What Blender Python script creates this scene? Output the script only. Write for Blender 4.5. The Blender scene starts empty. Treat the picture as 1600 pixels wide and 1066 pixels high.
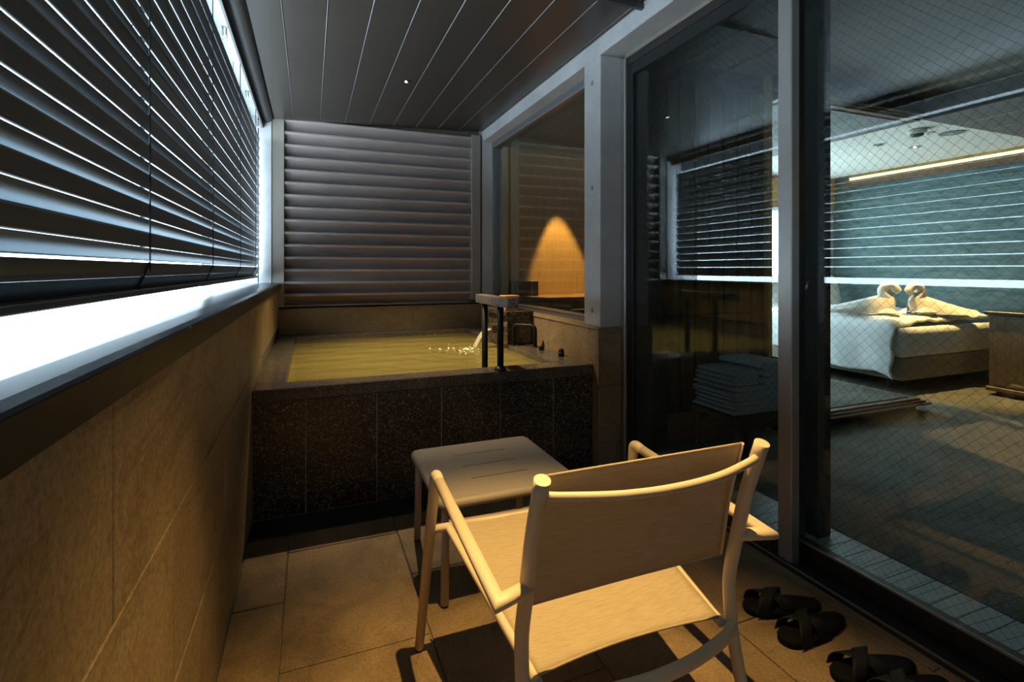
import bpy, bmesh, math, random
from mathutils import Vector, Matrix
random.seed(7)
PI = math.pi
scene = bpy.context.scene
col = scene.collection

# ------------------------------------------------------------------ camera, world, light, exposure
F_PX, YAW, HORIZON, CAM_H = 792.0, 21.7, 421.0, 1.25
cam_data = bpy.data.cameras.new('camera')
cam_data.sensor_fit = 'HORIZONTAL'; cam_data.sensor_width = 36.0
cam_data.lens = F_PX * 36.0 / 1600.0
cam_data.shift_y = -(533.0 - HORIZON) / 1600.0
cam_data.clip_start = 0.02
cam = bpy.data.objects.new('camera', cam_data); col.objects.link(cam)
cam.location = (0, 0, CAM_H); cam.rotation_euler = (PI / 2, 0, -math.radians(YAW))
scene.camera = cam
vs = scene.view_settings
vs.view_transform = 'Standard'; vs.look = 'None'; vs.gamma = 1.0; vs.use_curve_mapping = False
vs.exposure = 0.35
try:
    scene.cycles.use_denoising = True
    scene.cycles.denoiser = 'OPENIMAGEDENOISE'
    scene.cycles.max_bounces = 10; scene.cycles.diffuse_bounces = 5; scene.cycles.glossy_bounces = 5
    scene.cycles.transmission_bounces = 8; scene.cycles.transparent_max_bounces = 24
    scene.cycles.sample_clamp_indirect = 6.0
    scene.cycles.caustics_reflective = False; scene.cycles.caustics_refractive = False
except Exception:
    pass
SKY = (0.63, 0.84, 1.0); SKY_STRENGTH = 11.0
world = bpy.data.worlds.new('overcast_sky'); scene.world = world
world.use_nodes = True
bg = world.node_tree.nodes['Background']
bg.inputs[0].default_value = (*SKY, 1); bg.inputs[1].default_value = SKY_STRENGTH
def portal(name, loc, rot, sx, sy):
    l = bpy.data.lights.new(name, 'AREA'); l.shape = 'RECTANGLE'; l.size = sx; l.size_y = sy
    l.cycles.is_portal = True
    o = bpy.data.objects.new(name, l); col.objects.link(o); o.location = loc; o.rotation_euler = rot
    return o
portal('blind_daylight_portal', (-0.72, 2.1, 1.86), (0, -PI / 2, 0), 1.62, 6.4)
portal('bedroom_window_portal', (5.18, 5.42, 1.26), (-PI / 2, 0, 0), 3.3, 1.9)
WARM = (1.0, 0.635, 0.205)
def spot(name, loc, target, power, size, blend, radius, color=WARM):
    l = bpy.data.lights.new(name, 'SPOT'); l.energy = power; l.spot_size = math.radians(size); l.spot_blend = blend
    l.shadow_soft_size = radius; l.color = color
    o = bpy.data.objects.new(name, l); col.objects.link(o); o.location = loc
    o.rotation_euler = (Vector(target) - Vector(loc)).to_track_quat('-Z', 'Y').to_euler()
    return o
spot('chair_downlight_lamp', (0.64, 1.20, 2.615), (0.52, 0.95, 0), 320, 58, 1.0, 0.012)
spot('bath_downlight_lamp', (0.67, 3.83, 2.60), (0.80, 3.72, 0), 240, 80, 0.9, 0.02, (1.0, 0.72, 0.38))
spot('washroom_downlight_lamp', (2.50, 4.80, 2.52), (2.66, 4.86, 0), 260, 40, 0.35, 0.01)
spot('bed_downlight_lamp', (6.02, 3.45, 2.535), (6.35, 3.2, 0), 340, 50, 0.6, 0.02)
spot('bedroom_downlight_lamp', (5.3, 1.3, 2.55), (5.3, 1.3, 0), 40, 80, 0.8, 0.02)

# ------------------------------------------------------------------ materials
MATS = {}
def new_mat(name):
    m = bpy.data.materials.new(name); m.use_nodes = True
    nt = m.node_tree; b = nt.nodes['Principled BSDF']
    MATS[name] = m
    return m, nt, b
def pos_node(nt, scale=(1, 1, 1)):
    g = nt.nodes.new('ShaderNodeNewGeometry')
    mp = nt.nodes.new('ShaderNodeMapping'); mp.inputs['Scale'].default_value = scale
    nt.links.new(g.outputs['Position'], mp.inputs['Vector'])
    return mp.outputs[0]
def noise(nt, vec, scale, detail=6, rough=0.6, dist=0.0):
    n = nt.nodes.new('ShaderNodeTexNoise'); n.inputs['Scale'].default_value = scale
    n.inputs['Detail'].default_value = detail; n.inputs['Roughness'].default_value = rough
    n.inputs['Distortion'].default_value = dist
    nt.links.new(vec, n.inputs['Vector']); return n.outputs['Fac']
def ramp(nt, fac, stops):
    r = nt.nodes.new('ShaderNodeValToRGB'); e = r.color_ramp.elements
    while len(e) < len(stops): e.new(0.5)
    for k, (p, c) in enumerate(stops):
        e[k].position = p; e[k].color = (*c, 1)
    nt.links.new(fac, r.inputs[0]); return r.outputs[0]
def bump(nt, b, fac, strength, dist):
    n = nt.nodes.new('ShaderNodeBump'); n.inputs['Strength'].default_value = strength; n.inputs['Distance'].default_value = dist
    nt.links.new(fac, n.inputs['Height']); nt.links.new(n.outputs[0], b.inputs['Normal'])
def mixc(nt, a, c, fac, mode='MULTIPLY'):
    n = nt.nodes.new('ShaderNodeMix'); n.data_type = 'RGBA'; n.blend_type = mode
    if isinstance(fac, float): n.inputs[0].default_value = fac
    else: nt.links.new(fac, n.inputs[0])
    nt.links.new(a, n.inputs[6])
    if isinstance(c, tuple): n.inputs[7].default_value = (*c, 1)
    else: nt.links.new(c, n.inputs[7])
    return n.outputs[2]
def plain(name, color, rough=0.5, metal=0.0, var=0.12, scale=30, bmp=0.0, bscale=200, spec=0.5, sheen=0.0):
    m, nt, b = new_mat(name)
    v = pos_node(nt); f = noise(nt, v, scale, 4)
    lo = tuple(c * (1 - var) for c in color); hi = tuple(min(1, c * (1 + var)) for c in color)
    nt.links.new(ramp(nt, f, [(0.3, lo), (0.7, hi)]), b.inputs['Base Color'])
    b.inputs['Roughness'].default_value = rough; b.inputs['Metallic'].default_value = metal
    b.inputs['Specular IOR Level'].default_value = spec
    if bmp: bump(nt, b, noise(nt, v, bscale, 3), bmp, 0.002)
    return m
def stone(name, lo, mid, hi, scale=9, rough=0.55, vein=0.5, pit=0.25):
    m, nt, b = new_mat(name)
    v = pos_node(nt)
    big = noise(nt, v, scale * 0.35, 8, 0.6, 0.6); fine = noise(nt, v, scale * 14, 4, 0.7)
    c = ramp(nt, big, [(0.28, lo), (0.5, mid), (0.75, hi)])
    c = mixc(nt, c, ramp(nt, fine, [(0.3, (0.55, 0.54, 0.52)), (0.5, (1, 1, 1)), (0.70, (1.38, 1.34, 1.25))]), 0.9)
    w = pos_node(nt, (1.0, 0.8, 1.5)); vf = noise(nt, w, scale * 0.28, 5, 0.55, 1.2)
    vein_c = ramp(nt, vf, [(0.478, (1, 1, 1)), (0.496, (0.55, 0.5, 0.45)), (0.514, (1, 1, 1))])
    c = mixc(nt, c, vein_c, vein)
    nt.links.new(c, b.inputs['Base Color'])
    b.inputs['Roughness'].default_value = rough
    bump(nt, b, fine, pit, 0.002)
    return m
stone('wall_tile', (0.24, 0.175, 0.095), (0.31, 0.232, 0.135), (0.38, 0.295, 0.18), 7, 0.6, 0.55, 0.4)
stone('floor_tile', (0.115, 0.076, 0.038), (0.225, 0.152, 0.08), (0.35, 0.245, 0.137), 9, 0.62, 0.35, 0.7)
def granite(name, dark, mid, light, scale, rough):
    m, nt, b = new_mat(name); v = pos_node(nt)
    vo = nt.nodes.new('ShaderNodeTexVoronoi'); vo.inputs['Scale'].default_value = scale; nt.links.new(v, vo.inputs['Vector'])
    sp = nt.nodes.new('ShaderNodeSeparateColor'); nt.links.new(vo.outputs['Color'], sp.inputs[0])
    c = ramp(nt, sp.outputs[0], [(0.0, dark), (0.55, mid), (0.8, mid), (1.0, light)])
    c = mixc(nt, c, ramp(nt, noise(nt, v, scale * 0.6, 5, 0.7), [(0.3, (0.35, 0.33, 0.32)), (0.7, (1.25, 1.2, 1.15))]), 0.9)
    c = mixc(nt, c, ramp(nt, noise(nt, v, 3.2, 4, 0.6), [(0.35, (0.7, 0.7, 0.72)), (0.7, (1.35, 1.15, 0.95))]), 0.8)
    nt.links.new(c, b.inputs['Base Color']); b.inputs['Roughness'].default_value = rough
    return m
granite('dark_granite', (0.02, 0.02, 0.02), (0.075, 0.070, 0.064), (0.40, 0.37, 0.33), 170, 0.22)
granite('rim_granite', (0.05, 0.05, 0.05), (0.15, 0.145, 0.14), (0.36, 0.34, 0.32), 240, 0.2)
granite('grey_granite', (0.07, 0.07, 0.075), (0.25, 0.25, 0.26), (0.60, 0.60, 0.62), 150, 0.4)
def concrete():
    m, nt, b = new_mat('concrete'); v = pos_node(nt)
    f = noise(nt, v, 3.0, 9, 0.65); g = noise(nt, v, 160, 3, 0.6)
    c = ramp(nt, f, [(0.3, (0.42, 0.41, 0.41)), (0.7, (0.56, 0.555, 0.55))])
    c = mixc(nt, c, ramp(nt, g, [(0.3, (0.8, 0.8, 0.8)), (0.6, (1.08, 1.08, 1.08))]), 0.8)
    nt.links.new(c, b.inputs['Base Color']); b.inputs['Roughness'].default_value = 0.75
    bump(nt, b, g, 0.15, 0.002)
concrete()
plain('grout', (0.16, 0.14, 0.11), 0.9)
plain('pale_grout', (0.42, 0.40, 0.37), 0.9)
plain('ceiling_metal', (0.062, 0.050, 0.041), 0.36, 0.25, 0.05, 3)
plain('louver_metal', (0.42, 0.35, 0.325), 0.36, 0.2, 0.06, 4)
plain('post_metal', (0.33, 0.29, 0.25), 0.42, 0.35, 0.06, 4)
plain('blind_slat', (0.12, 0.15, 0.17), 0.34, 0.45, 0.05, 4)
plain('blind_rail', (0.11, 0.11, 0.11), 0.4, 0.4)
plain('cord_black', (0.012, 0.013, 0.015), 0.7)
plain('sill_metal', (0.06, 0.08, 0.095), 0.25, 0.0, 0.05, 3, spec=0.15)
plain('fascia_metal', (0.045, 0.037, 0.03), 0.45, 0.3, 0.05, 3)
plain('dark_trim', (0.07, 0.065, 0.06), 0.42, 0.3, 0.05, 4)
plain('galvanised', (0.45, 0.47, 0.48), 0.35, 0.8)
plain('silver_frame', (0.42, 0.395, 0.37), 0.36, 0.65, 0.04, 6)
plain('dark_frame', (0.05, 0.043, 0.036), 0.38, 0.4, 0.05, 5)
plain('black_frame', (0.012, 0.013, 0.014), 0.45, 0.1)
plain('black_metal', (0.005, 0.007, 0.01), 0.5, 0.0, spec=0.3)
plain('grate_metal', (0.02, 0.02, 0.021), 0.5, 0.4)
plain('chair_metal', (0.60, 0.50, 0.355), 0.48, 0.0, 0.03, 12, 0.12, 500)
plain('table_metal', (0.42, 0.365, 0.30), 0.5, 0.0, 0.03, 12, 0.1, 500)
plain('foot_cap', (0.03, 0.028, 0.025), 0.7)
plain('slipper_black', (0.004, 0.0045, 0.005), 0.85, 0, 0.2, 60, 0.3, 300, spec=0.15)
plain('strap_black', (0.005, 0.0065, 0.008), 0.7, 0, 0.2, 60, 0.2, 300, spec=0.25)
plain('cedar', (0.62, 0.30, 0.10), 0.5, 0, 0.15, 20)
plain('white_linen', (0.78, 0.78, 0.76), 0.85, 0, 0.03, 8, 0.1, 60)
plain('towel_white', (0.80, 0.76, 0.70), 0.95, 0, 0.05, 40, 0.5, 400)
plain('bed_base_fabric', (0.30, 0.26, 0.20), 0.9, 0, 0.06, 60, 0.2, 400)
plain('blue_towel', (0.36, 0.44, 0.47), 0.95, 0, 0.1, 50, 0.8, 350)
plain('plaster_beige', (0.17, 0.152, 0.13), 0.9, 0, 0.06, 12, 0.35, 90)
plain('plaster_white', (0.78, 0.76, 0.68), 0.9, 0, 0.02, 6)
plain('dark_wall', (0.02, 0.022, 0.024), 0.7)
plain('grey_panel', (0.42, 0.38, 0.35), 0.7, 0, 0.05, 8)
plain('slatepaint', (0.22, 0.23, 0.22), 0.7)
plain('chrome', (0.8, 0.8, 0.8), 0.12, 1.0, 0.02)
plain('lamp_black', (0.015, 0.015, 0.015), 0.4)
plain('tub_stone', (0.62, 0.56, 0.36), 0.6, 0, 0.1, 8)
plain('window_track', (0.22, 0.22, 0.22), 0.4, 0.5)
plain('threshold_tile', (0.36, 0.41, 0.42), 0.45, 0, 0.08, 9)
plain('wire', (0.03, 0.032, 0.033), 0.5, 0.3)
plain('sofa_wood', (0.12, 0.075, 0.04), 0.5)
def wood(name, lo, hi, axis='X', rough=0.5, scale=6):
    m, nt, b = new_mat(name)
    s = {'X': (0.6, 8, 8), 'Y': (8, 0.6, 8), 'Z': (8, 8, 0.5)}[axis]
    f = noise(nt, pos_node(nt, s), scale, 7, 0.6, 0.8)
    nt.links.new(ramp(nt, f, [(0.3, lo), (0.7, hi)]), b.inputs['Base Color'])
    b.inputs['Roughness'].default_value = rough; bump(nt, b, f, 0.1, 0.002)
wood('dark_wood', (0.035, 0.02, 0.012), (0.09, 0.05, 0.028), 'X', 0.45)
wood('brown_wood', (0.14, 0.075, 0.035), (0.25, 0.14, 0.065), 'X', 0.5)
wood('panel_wood', (0.08, 0.055, 0.024), (0.125, 0.088, 0.04), 'Z', 0.6)
wood('cabinet_wood', (0.10, 0.07, 0.04), (0.18, 0.125, 0.07), 'Z', 0.5)
wood('amber_wood', (0.44, 0.27, 0.09), (0.60, 0.385, 0.145), 'Z', 0.5)
def fabric():
    m, nt, b = new_mat('sling_mesh'); v = pos_node(nt)
    a = nt.nodes.new('ShaderNodeTexWave'); a.bands_direction = 'X'; a.inputs['Scale'].default_value = 330; nt.links.new(v, a.inputs[0])
    w2 = pos_node(nt, (1, 0.75, 0.75)); c2 = nt.nodes.new('ShaderNodeTexWave'); c2.bands_direction = 'Y'; c2.inputs['Scale'].default_value = 330; nt.links.new(w2, c2.inputs[0])
    mx = nt.nodes.new('ShaderNodeMath'); mx.operation = 'MULTIPLY'; nt.links.new(a.outputs['Fac'], mx.inputs[0]); nt.links.new(c2.outputs['Fac'], mx.inputs[1])
    streak = noise(nt, pos_node(nt, (4, 60, 60)), 5, 4)
    c = ramp(nt, streak, [(0.3, (0.47, 0.37, 0.235)), (0.7, (0.60, 0.485, 0.325))])
    c = mixc(nt, c, ramp(nt, mx.outputs[0], [(0.0, (0.86, 0.85, 0.83)), (0.6, (1.04, 1.04, 1.03))]), 0.7)
    nt.links.new(c, b.inputs['Base Color']); b.inputs['Roughness'].default_value = 0.7
    bump(nt, b, mx.outputs[0], 0.4, 0.001)
    tr = nt.nodes.new('ShaderNodeBsdfTranslucent'); nt.links.new(c, tr.inputs[0])
    mix = nt.nodes.new('ShaderNodeMixShader'); mix.inputs[0].default_value = 0.15
    tp = nt.nodes.new('ShaderNodeBsdfTransparent'); mix2 = nt.nodes.new('ShaderNodeMixShader'); mix2.inputs[0].default_value = 0.07
    out = nt.nodes['Material Output']
    nt.links.new(b.outputs[0], mix.inputs[1]); nt.links.new(tr.outputs[0], mix.inputs[2])
    nt.links.new(mix.outputs[0], mix2.inputs[1]); nt.links.new(tp.outputs[0], mix2.inputs[2])
    nt.links.new(mix2.outputs[0], out.inputs[0])
fabric()
def glass(name, tint):
    m, nt, b = new_mat(name); out = nt.nodes['Material Output']
    nt.nodes.remove(b)
    t = nt.nodes.new('ShaderNodeBsdfTransparent'); t.inputs[0].default_value = (*tint, 1)
    g = nt.nodes.new('ShaderNodeBsdfGlossy'); g.inputs['Roughness'].default_value = 0.0; g.inputs[0].default_value = (0.9, 0.97, 1, 1)
    lw = nt.nodes.new('ShaderNodeLayerWeight'); lw.inputs[0].default_value = 0.5
    pw = nt.nodes.new('ShaderNodeMath'); pw.operation = 'POWER'; pw.inputs[1].default_value = 4.0; nt.links.new(lw.outputs['Facing'], pw.inputs[0])
    f = nt.nodes.new('ShaderNodeMath'); f.operation = 'MULTIPLY_ADD'; f.inputs[1].default_value = 0.94; f.inputs[2].default_value = 0.055; nt.links.new(pw.outputs[0], f.inputs[0])
    n = nt.nodes.new('ShaderNodeTexNoise'); n.inputs['Scale'].default_value = 3.0   # slight rolling wave of the sheet
    bp = nt.nodes.new('ShaderNodeBump'); bp.inputs['Strength'].default_value = 0.02; bp.inputs['Distance'].default_value = 0.01
    nt.links.new(n.outputs[0], bp.inputs['Height']); nt.links.new(bp.outputs[0], g.inputs['Normal'])
    mx = nt.nodes.new('ShaderNodeMixShader'); nt.links.new(f.outputs[0], mx.inputs[0])
    nt.links.new(t.outputs[0], mx.inputs[1]); nt.links.new(g.outputs[0], mx.inputs[2]); nt.links.new(mx.outputs[0], out.inputs[0])
glass('wired_glass', (0.92, 0.965, 0.955)); glass('bath_glass', (0.95, 0.965, 0.93))
def water():
    m, nt, b = new_mat('bath_water'); out = nt.nodes['Material Output']; nt.nodes.remove(b)
    v = pos_node(nt, (1.0, 2.6, 1)); f = noise(nt, v, 9, 3, 0.5, 0.6)
    bp = nt.nodes.new('ShaderNodeBump'); bp.inputs['Strength'].default_value = 0.3; bp.inputs['Distance'].default_value = 0.012
    nt.links.new(f, bp.inputs['Height'])
    t = nt.nodes.new('ShaderNodeBsdfTransparent'); t.inputs[0].default_value = (0.72, 0.68, 0.36, 1)
    d = nt.nodes.new('ShaderNodeBsdfDiffuse'); d.inputs[0].default_value = (0.50, 0.45, 0.16, 1); nt.links.new(bp.outputs[0], d.inputs['Normal'])
    g = nt.nodes.new('ShaderNodeBsdfGlossy'); g.inputs['Roughness'].default_value = 0.06; nt.links.new(bp.outputs[0], g.inputs['Normal'])
    fr = nt.nodes.new('ShaderNodeFresnel'); fr.inputs[0].default_value = 1.33; nt.links.new(bp.outputs[0], fr.inputs['Normal'])
    a = nt.nodes.new('ShaderNodeMixShader'); a.inputs[0].default_value = 0.36
    nt.links.new(t.outputs[0], a.inputs[1]); nt.links.new(d.outputs[0], a.inputs[2])
    mx = nt.nodes.new('ShaderNodeMixShader'); nt.links.new(fr.outputs[0], mx.inputs[0])
    nt.links.new(a.outputs[0], mx.inputs[1]); nt.links.new(g.outputs[0], mx.inputs[2]); nt.links.new(mx.outputs[0], out.inputs[0])
water()
def stream():
    m, nt, b = new_mat('stream_water')
    b.inputs['Base Color'].default_value = (0.85, 0.8, 0.65, 1); b.inputs['Roughness'].default_value = 0.1
    b.inputs['Alpha'].default_value = 0.5
    f = noise(nt, pos_node(nt, (30, 30, 3)), 3, 3); bump(nt, b, f, 0.3, 0.01)
stream()
plain('foam', (0.92, 0.88, 0.75), 0.3)
def carpet():
    m, nt, b = new_mat('carpet'); v = pos_node(nt)
    f = noise(nt, v, 220, 3, 0.7); w = noise(nt, pos_node(nt, (0.7, 2.0, 1)), 2.6, 5, 0.6, 1.4)
    c = ramp(nt, noise(nt, v, 2.2, 5), [(0.3, (0.135, 0.13, 0.108)), (0.7, (0.24, 0.225, 0.185))])
    c = mixc(nt, c, ramp(nt, f, [(0.25, (0.45, 0.45, 0.45)), (0.7, (1.3, 1.3, 1.3))]), 0.9)
    c = mixc(nt, c, ramp(nt, w, [(0.485, (1, 1, 1)), (0.5, (0.42, 0.42, 0.38)), (0.515, (1, 1, 1))]), 0.75)
    nt.links.new(c, b.inputs['Base Color']); b.inputs['Roughness'].default_value = 1.0
    b.inputs['Specular IOR Level'].default_value = 0.1
    bump(nt, b, f, 0.7, 0.006)
carpet()
def feature():
    m, nt, b = new_mat('teal_wall')
    f = noise(nt, pos_node(nt, (1, 1.2, 6)), 3.5, 8, 0.7, 0.7)
    nt.links.new(ramp(nt, f, [(0.3, (0.05, 0.092, 0.094)), (0.5, (0.115, 0.18, 0.175)), (0.72, (0.19, 0.275, 0.26))]), b.inputs['Base Color'])
    b.inputs['Roughness'].default_value = 0.7; bump(nt, b, f, 0.2, 0.01)
feature()
def emit(name, color, s):
    m, nt, b = new_mat(name)
    b.inputs['Base Color'].default_value = (0, 0, 0, 1); b.inputs['Emission Color'].default_value = (*color, 1); b.inputs['Emission Strength'].default_value = s
emit('cove_led', (1.0, 0.55, 0.14), 8.0); emit('lamp_glow', (1.0, 0.80, 0.5), 12.0)
def sheer():
    m, nt, b = new_mat('sheer_curtain'); out = nt.nodes['Material Output']
    b.inputs['Base Color'].default_value = (0.75, 0.8, 0.78, 1)
    tr = nt.nodes.new('ShaderNodeBsdfTranslucent'); tr.inputs[0].default_value = (0.85, 0.9, 0.87, 1)
    mx = nt.nodes.new('ShaderNodeMixShader'); mx.inputs[0].default_value = 0.7
    nt.links.new(b.outputs[0], mx.inputs[1]); nt.links.new(tr.outputs[0], mx.inputs[2])
    tp = nt.nodes.new('ShaderNodeBsdfTransparent'); m2 = nt.nodes.new('ShaderNodeMixShader'); m2.inputs[0].default_value = 0.3   # open weave
    nt.links.new(mx.outputs[0], m2.inputs[1]); nt.links.new(tp.outputs[0], m2.inputs[2]); nt.links.new(m2.outputs[0], out.inputs[0])
sheer()

# ------------------------------------------------------------------ mesh helpers
def fillet(path, r, n=5):
    P = [Vector(p) for p in path]; out = [P[0]]
    for k in range(1, len(P) - 1):
        a, p, b = P[k - 1], P[k], P[k + 1]
        u = (a - p); v = (b - p); rr = min(r, u.length * 0.45, v.length * 0.45)
        s = p + u.normalized() * rr; e = p + v.normalized() * rr
        for i in range(n + 1):
            t = i / n; out.append(s * (1 - t) ** 2 + p * 2 * t * (1 - t) + e * t * t)
    out.append(P[-1]); return out
def catmull(pts, n=8):
    P = [Vector(p) for p in pts]; P = [P[0] * 2 - P[1]] + P + [P[-1] * 2 - P[-2]]; out = []
    for k in range(1, len(P) - 2):
        for i in range(n):
            t = i / n
            out.append(0.5 * ((2 * P[k]) + (P[k + 1] - P[k - 1]) * t + (2 * P[k - 1] - 5 * P[k] + 4 * P[k + 1] - P[k + 2]) * t * t + (3 * P[k] - P[k - 1] - 3 * P[k + 1] + P[k + 2]) * t ** 3))
    out.append(P[-2]); return out
class MB:
    def __init__(s): s.v = []; s.f = []; s.smooth = set()
    def add(s, vs, fs, smooth=False):
        o = len(s.v); s.v += [tuple(v) for v in vs]
        for f in fs:
            if smooth: s.smooth.add(len(s.f))
            s.f.append(tuple(i + o for i in f))
        return s
    def box(s, x0, x1, y0, y1, z0, z1, b=0.0):
        if b <= 0:
            v = [(x, y, z) for x in (x0, x1) for y in (y0, y1) for z in (z0, z1)]
            return s.add(v, [(0, 1, 3, 2), (4, 6, 7, 5), (0, 4, 5, 1), (2, 3, 7, 6), (0, 2, 6, 4), (1, 5, 7, 3)])
        bm = bmesh.new(); bmesh.ops.create_cube(bm, size=1)
        for v in bm.verts: v.co = Vector(((x0 + x1) / 2 + v.co.x * (x1 - x0), (y0 + y1) / 2 + v.co.y * (y1 - y0), (z0 + z1) / 2 + v.co.z * (z1 - z0)))
        bmesh.ops.bevel(bm, geom=bm.edges[:], offset=b, segments=1 if b < 0.008 else 3, affect='EDGES', profile=0.5)
        bm.verts.index_update()
        s.add([v.co[:] for v in bm.verts], [[v.index for v in f.verts] for f in bm.faces], b >= 0.008); bm.free(); return s
    def tube(s, path, r, n=14, caps=True, smooth=True, flat=1.0):
        P = [Vector(p) for p in path]; R = r if isinstance(r, (list, tuple)) else [r] * len(P)
        T = [(P[k + 1] - P[k]).normalized() for k in range(len(P) - 1)]
        up = Vector((0, 0, 1)) if abs(T[0].z) < 0.9 else Vector((0, 1, 0))
        u = T[0].cross(up).normalized(); w = u.cross(T[0]).normalized(); rings = []
        for k in range(len(P)):
            tp = T[max(0, k - 1)]
            if k > 1: u = T[k - 2].rotation_difference(T[k - 1]) @ u
            if k > 0:
                u = (u - tp * u.dot(tp)).normalized(); w = u.cross(tp).normalized()
            nb = tp if k == 0 or k == len(P) - 1 else (T[k - 1] + T[k]).normalized()
            ring = []
            for i in range(n):
                a = 2 * PI * i / n; o = u * math.cos(a) * R[k] + w * math.sin(a) * R[k] * flat
                o = o - tp * (o.dot(nb) / max(0.3, tp.dot(nb))); ring.append(P[k] + o)
            rings.append(ring)
        vs = [p for r_ in rings for p in r_]; fs = []
        for k in range(len(rings) - 1):
            for i in range(n):
                j = (i + 1) % n; fs.append((k * n + i, k * n + j, (k + 1) * n + j, (k + 1) * n + i))
        s.add(vs, fs, smooth)
        if caps:
            s.add(rings[0], [tuple(range(n))]); s.add(rings[-1], [tuple(range(n - 1, -1, -1))])
        return s
    def cyl(s, c, r, z0, z1, n=20, r2=None):
        return s.tube([(c[0], c[1], z0), (c[0], c[1], z1)], [r, r2 if r2 is not None else r], n)
    def extrude(s, prof, axis, a, b, smooth=False):
        n = len(prof); mk = {'Y': lambda p, t: (p[0], t, p[1]), 'X': lambda p, t: (t, p[0], p[1]), 'Z': lambda p, t: (p[0], p[1], t)}[axis]
        vs = [mk(p, a) for p in prof] + [mk(p, b) for p in prof]
        s.add(vs, [(i, (i + 1) % n, n + (i + 1) % n, n + i) for i in range(n)], smooth)
        s.add(vs[:n], [tuple(range(n))]); s.add(vs[n:], [tuple(range(n - 1, -1, -1))]); return s
    def grid(s, fn, nu, nv, smooth=True):
        vs = [fn(i / nu, j / nv) for i in range(nu + 1) for j in range(nv + 1)]
        return s.add(vs, [(i * (nv + 1) + j, (i + 1) * (nv + 1) + j, (i + 1) * (nv + 1) + j + 1, i * (nv + 1) + j + 1) for i in range(nu) for j in range(nv)], smooth)
    def mesh(s, name, mat, off=Vector((0, 0, 0))):
        me = bpy.data.meshes.new(name)
        me.from_pydata([tuple(Vector(v) - off) for v in s.v], [], s.f); me.materials.append(MATS[mat])
        for k in s.smooth: me.polygons[k].use_smooth = True
        bm = bmesh.new(); bm.from_mesh(me)
        if s.smooth: bmesh.ops.remove_doubles(bm, verts=bm.verts[:], dist=1e-5)
        bmesh.ops.recalc_face_normals(bm, faces=bm.faces[:]); bm.to_mesh(me); bm.free()
        return me
    def build(s, name, mat, parent=None, sub=0, thick=0):
        """world-space shape -> one object; origin at the base of a top-level thing, children relative to their parent"""
        if parent is None:
            xs, ys, zs = zip(*s.v); off = Vector(((min(xs) + max(xs)) / 2, (min(ys) + max(ys)) / 2, min(zs)))
        else: off = world_loc(parent)
        o = bpy.data.objects.new(name, s.mesh(name, mat, off)); col.objects.link(o)
        if parent is None: o.location = off
        else: o.parent = parent
        if thick:
            m = o.modifiers.new('thickness', 'SOLIDIFY'); m.thickness = thick; m.offset = 0
        if sub:
            m = o.modifiers.new('smooth', 'SUBSURF'); m.levels = sub; m.render_levels = sub
        return o
def world_loc(o):
    v = Vector(o.location)
    while o.parent is not None: o = o.parent; v += Vector(o.location)
    return v
def tag(o, label=None, cat=None, group=None, kind=None):
    if label: o['label'] = label
    if cat: o['category'] = cat
    if group: o['group'] = group
    if kind: o['kind'] = kind
    return o
def thing(name, loc, label, cat, group=None):
    o = bpy.data.objects.new(name, None); col.objects.link(o); o.location = loc; o.empty_display_size = 0.1
    return tag(o, label, cat, group)
def struct(name, mb, mat, parent=None):
    o = mb.build(name, mat, parent)
    if parent is None: o['kind'] = 'structure'
    return o
def copy_tree(o, parent=None):
    c = o.copy(); col.objects.link(c); c.parent = parent
    for ch in [q for q in o.children]: copy_tree(ch, c)
    return c
TILE_CACHE = {}
def piece(name, mat, parent, x0, x1, y0, y1, z0, z1, b=0.0015):
    """a bevelled block; alike blocks share their mesh"""
    d = (round(x1 - x0, 4), round(y1 - y0, 4), round(z1 - z0, 4), mat, b)
    if d not in TILE_CACHE:
        TILE_CACHE[d] = MB().box(-d[0] / 2, d[0] / 2, -d[1] / 2, d[1] / 2, -d[2] / 2, d[2] / 2, b).mesh(name, mat)
    o = bpy.data.objects.new(name, TILE_CACHE[d]); col.objects.link(o); o.parent = parent
    o.location = Vector(((x0 + x1) / 2, (y0 + y1) / 2, (z0 + z1) / 2)) - world_loc(parent)
    return o

XL, XR, YB, YF = -0.268, 1.668, 5.09, 2.80          # balcony: left wall, right wall, back wall, bath front
def ceil_z(x): return 2.62 + 0.043 * (x + 0.31)

# ------------------------------------------------------------------ balcony shell
# floor: stone tiles laid in staggered columns
fl = struct('floor', MB().box(-0.7, 1.86, -1.6, 5.3, -0.12, -0.008), 'grout')
cols_x = [XL, -0.092, 0.385, 0.862, 1.372, 1.80]
for k in range(5):
    a, b = cols_x[k], cols_x[k + 1]
    y = 2.605; joints = [y]
    first = 2.087 if k % 2 == 0 else 2.44
    t = first
    while t > -1.6: joints.append(t); t -= 0.717
    joints.append(-1.6)
    for i in range(len(joints) - 1):
        if joints[i] - joints[i + 1] > 0.02:
            piece('floor_tile', 'floor_tile', fl, a + 0.0025, b - 0.0025, joints[i + 1] + 0.0025, joints[i] - 0.0025, -0.02, random.uniform(-0.0008, 0.0008), 0.002)
# narrow border strip of the floor against the door threshold
for i in range(5):
    y0 = -1.6 + i * 0.86
    piece('floor_tile', 'floor_tile', fl, 1.804, 1.843, y0 + 0.002, min(y0 + 0.858, 2.72), -0.02, 0.0005, 0.002)

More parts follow.
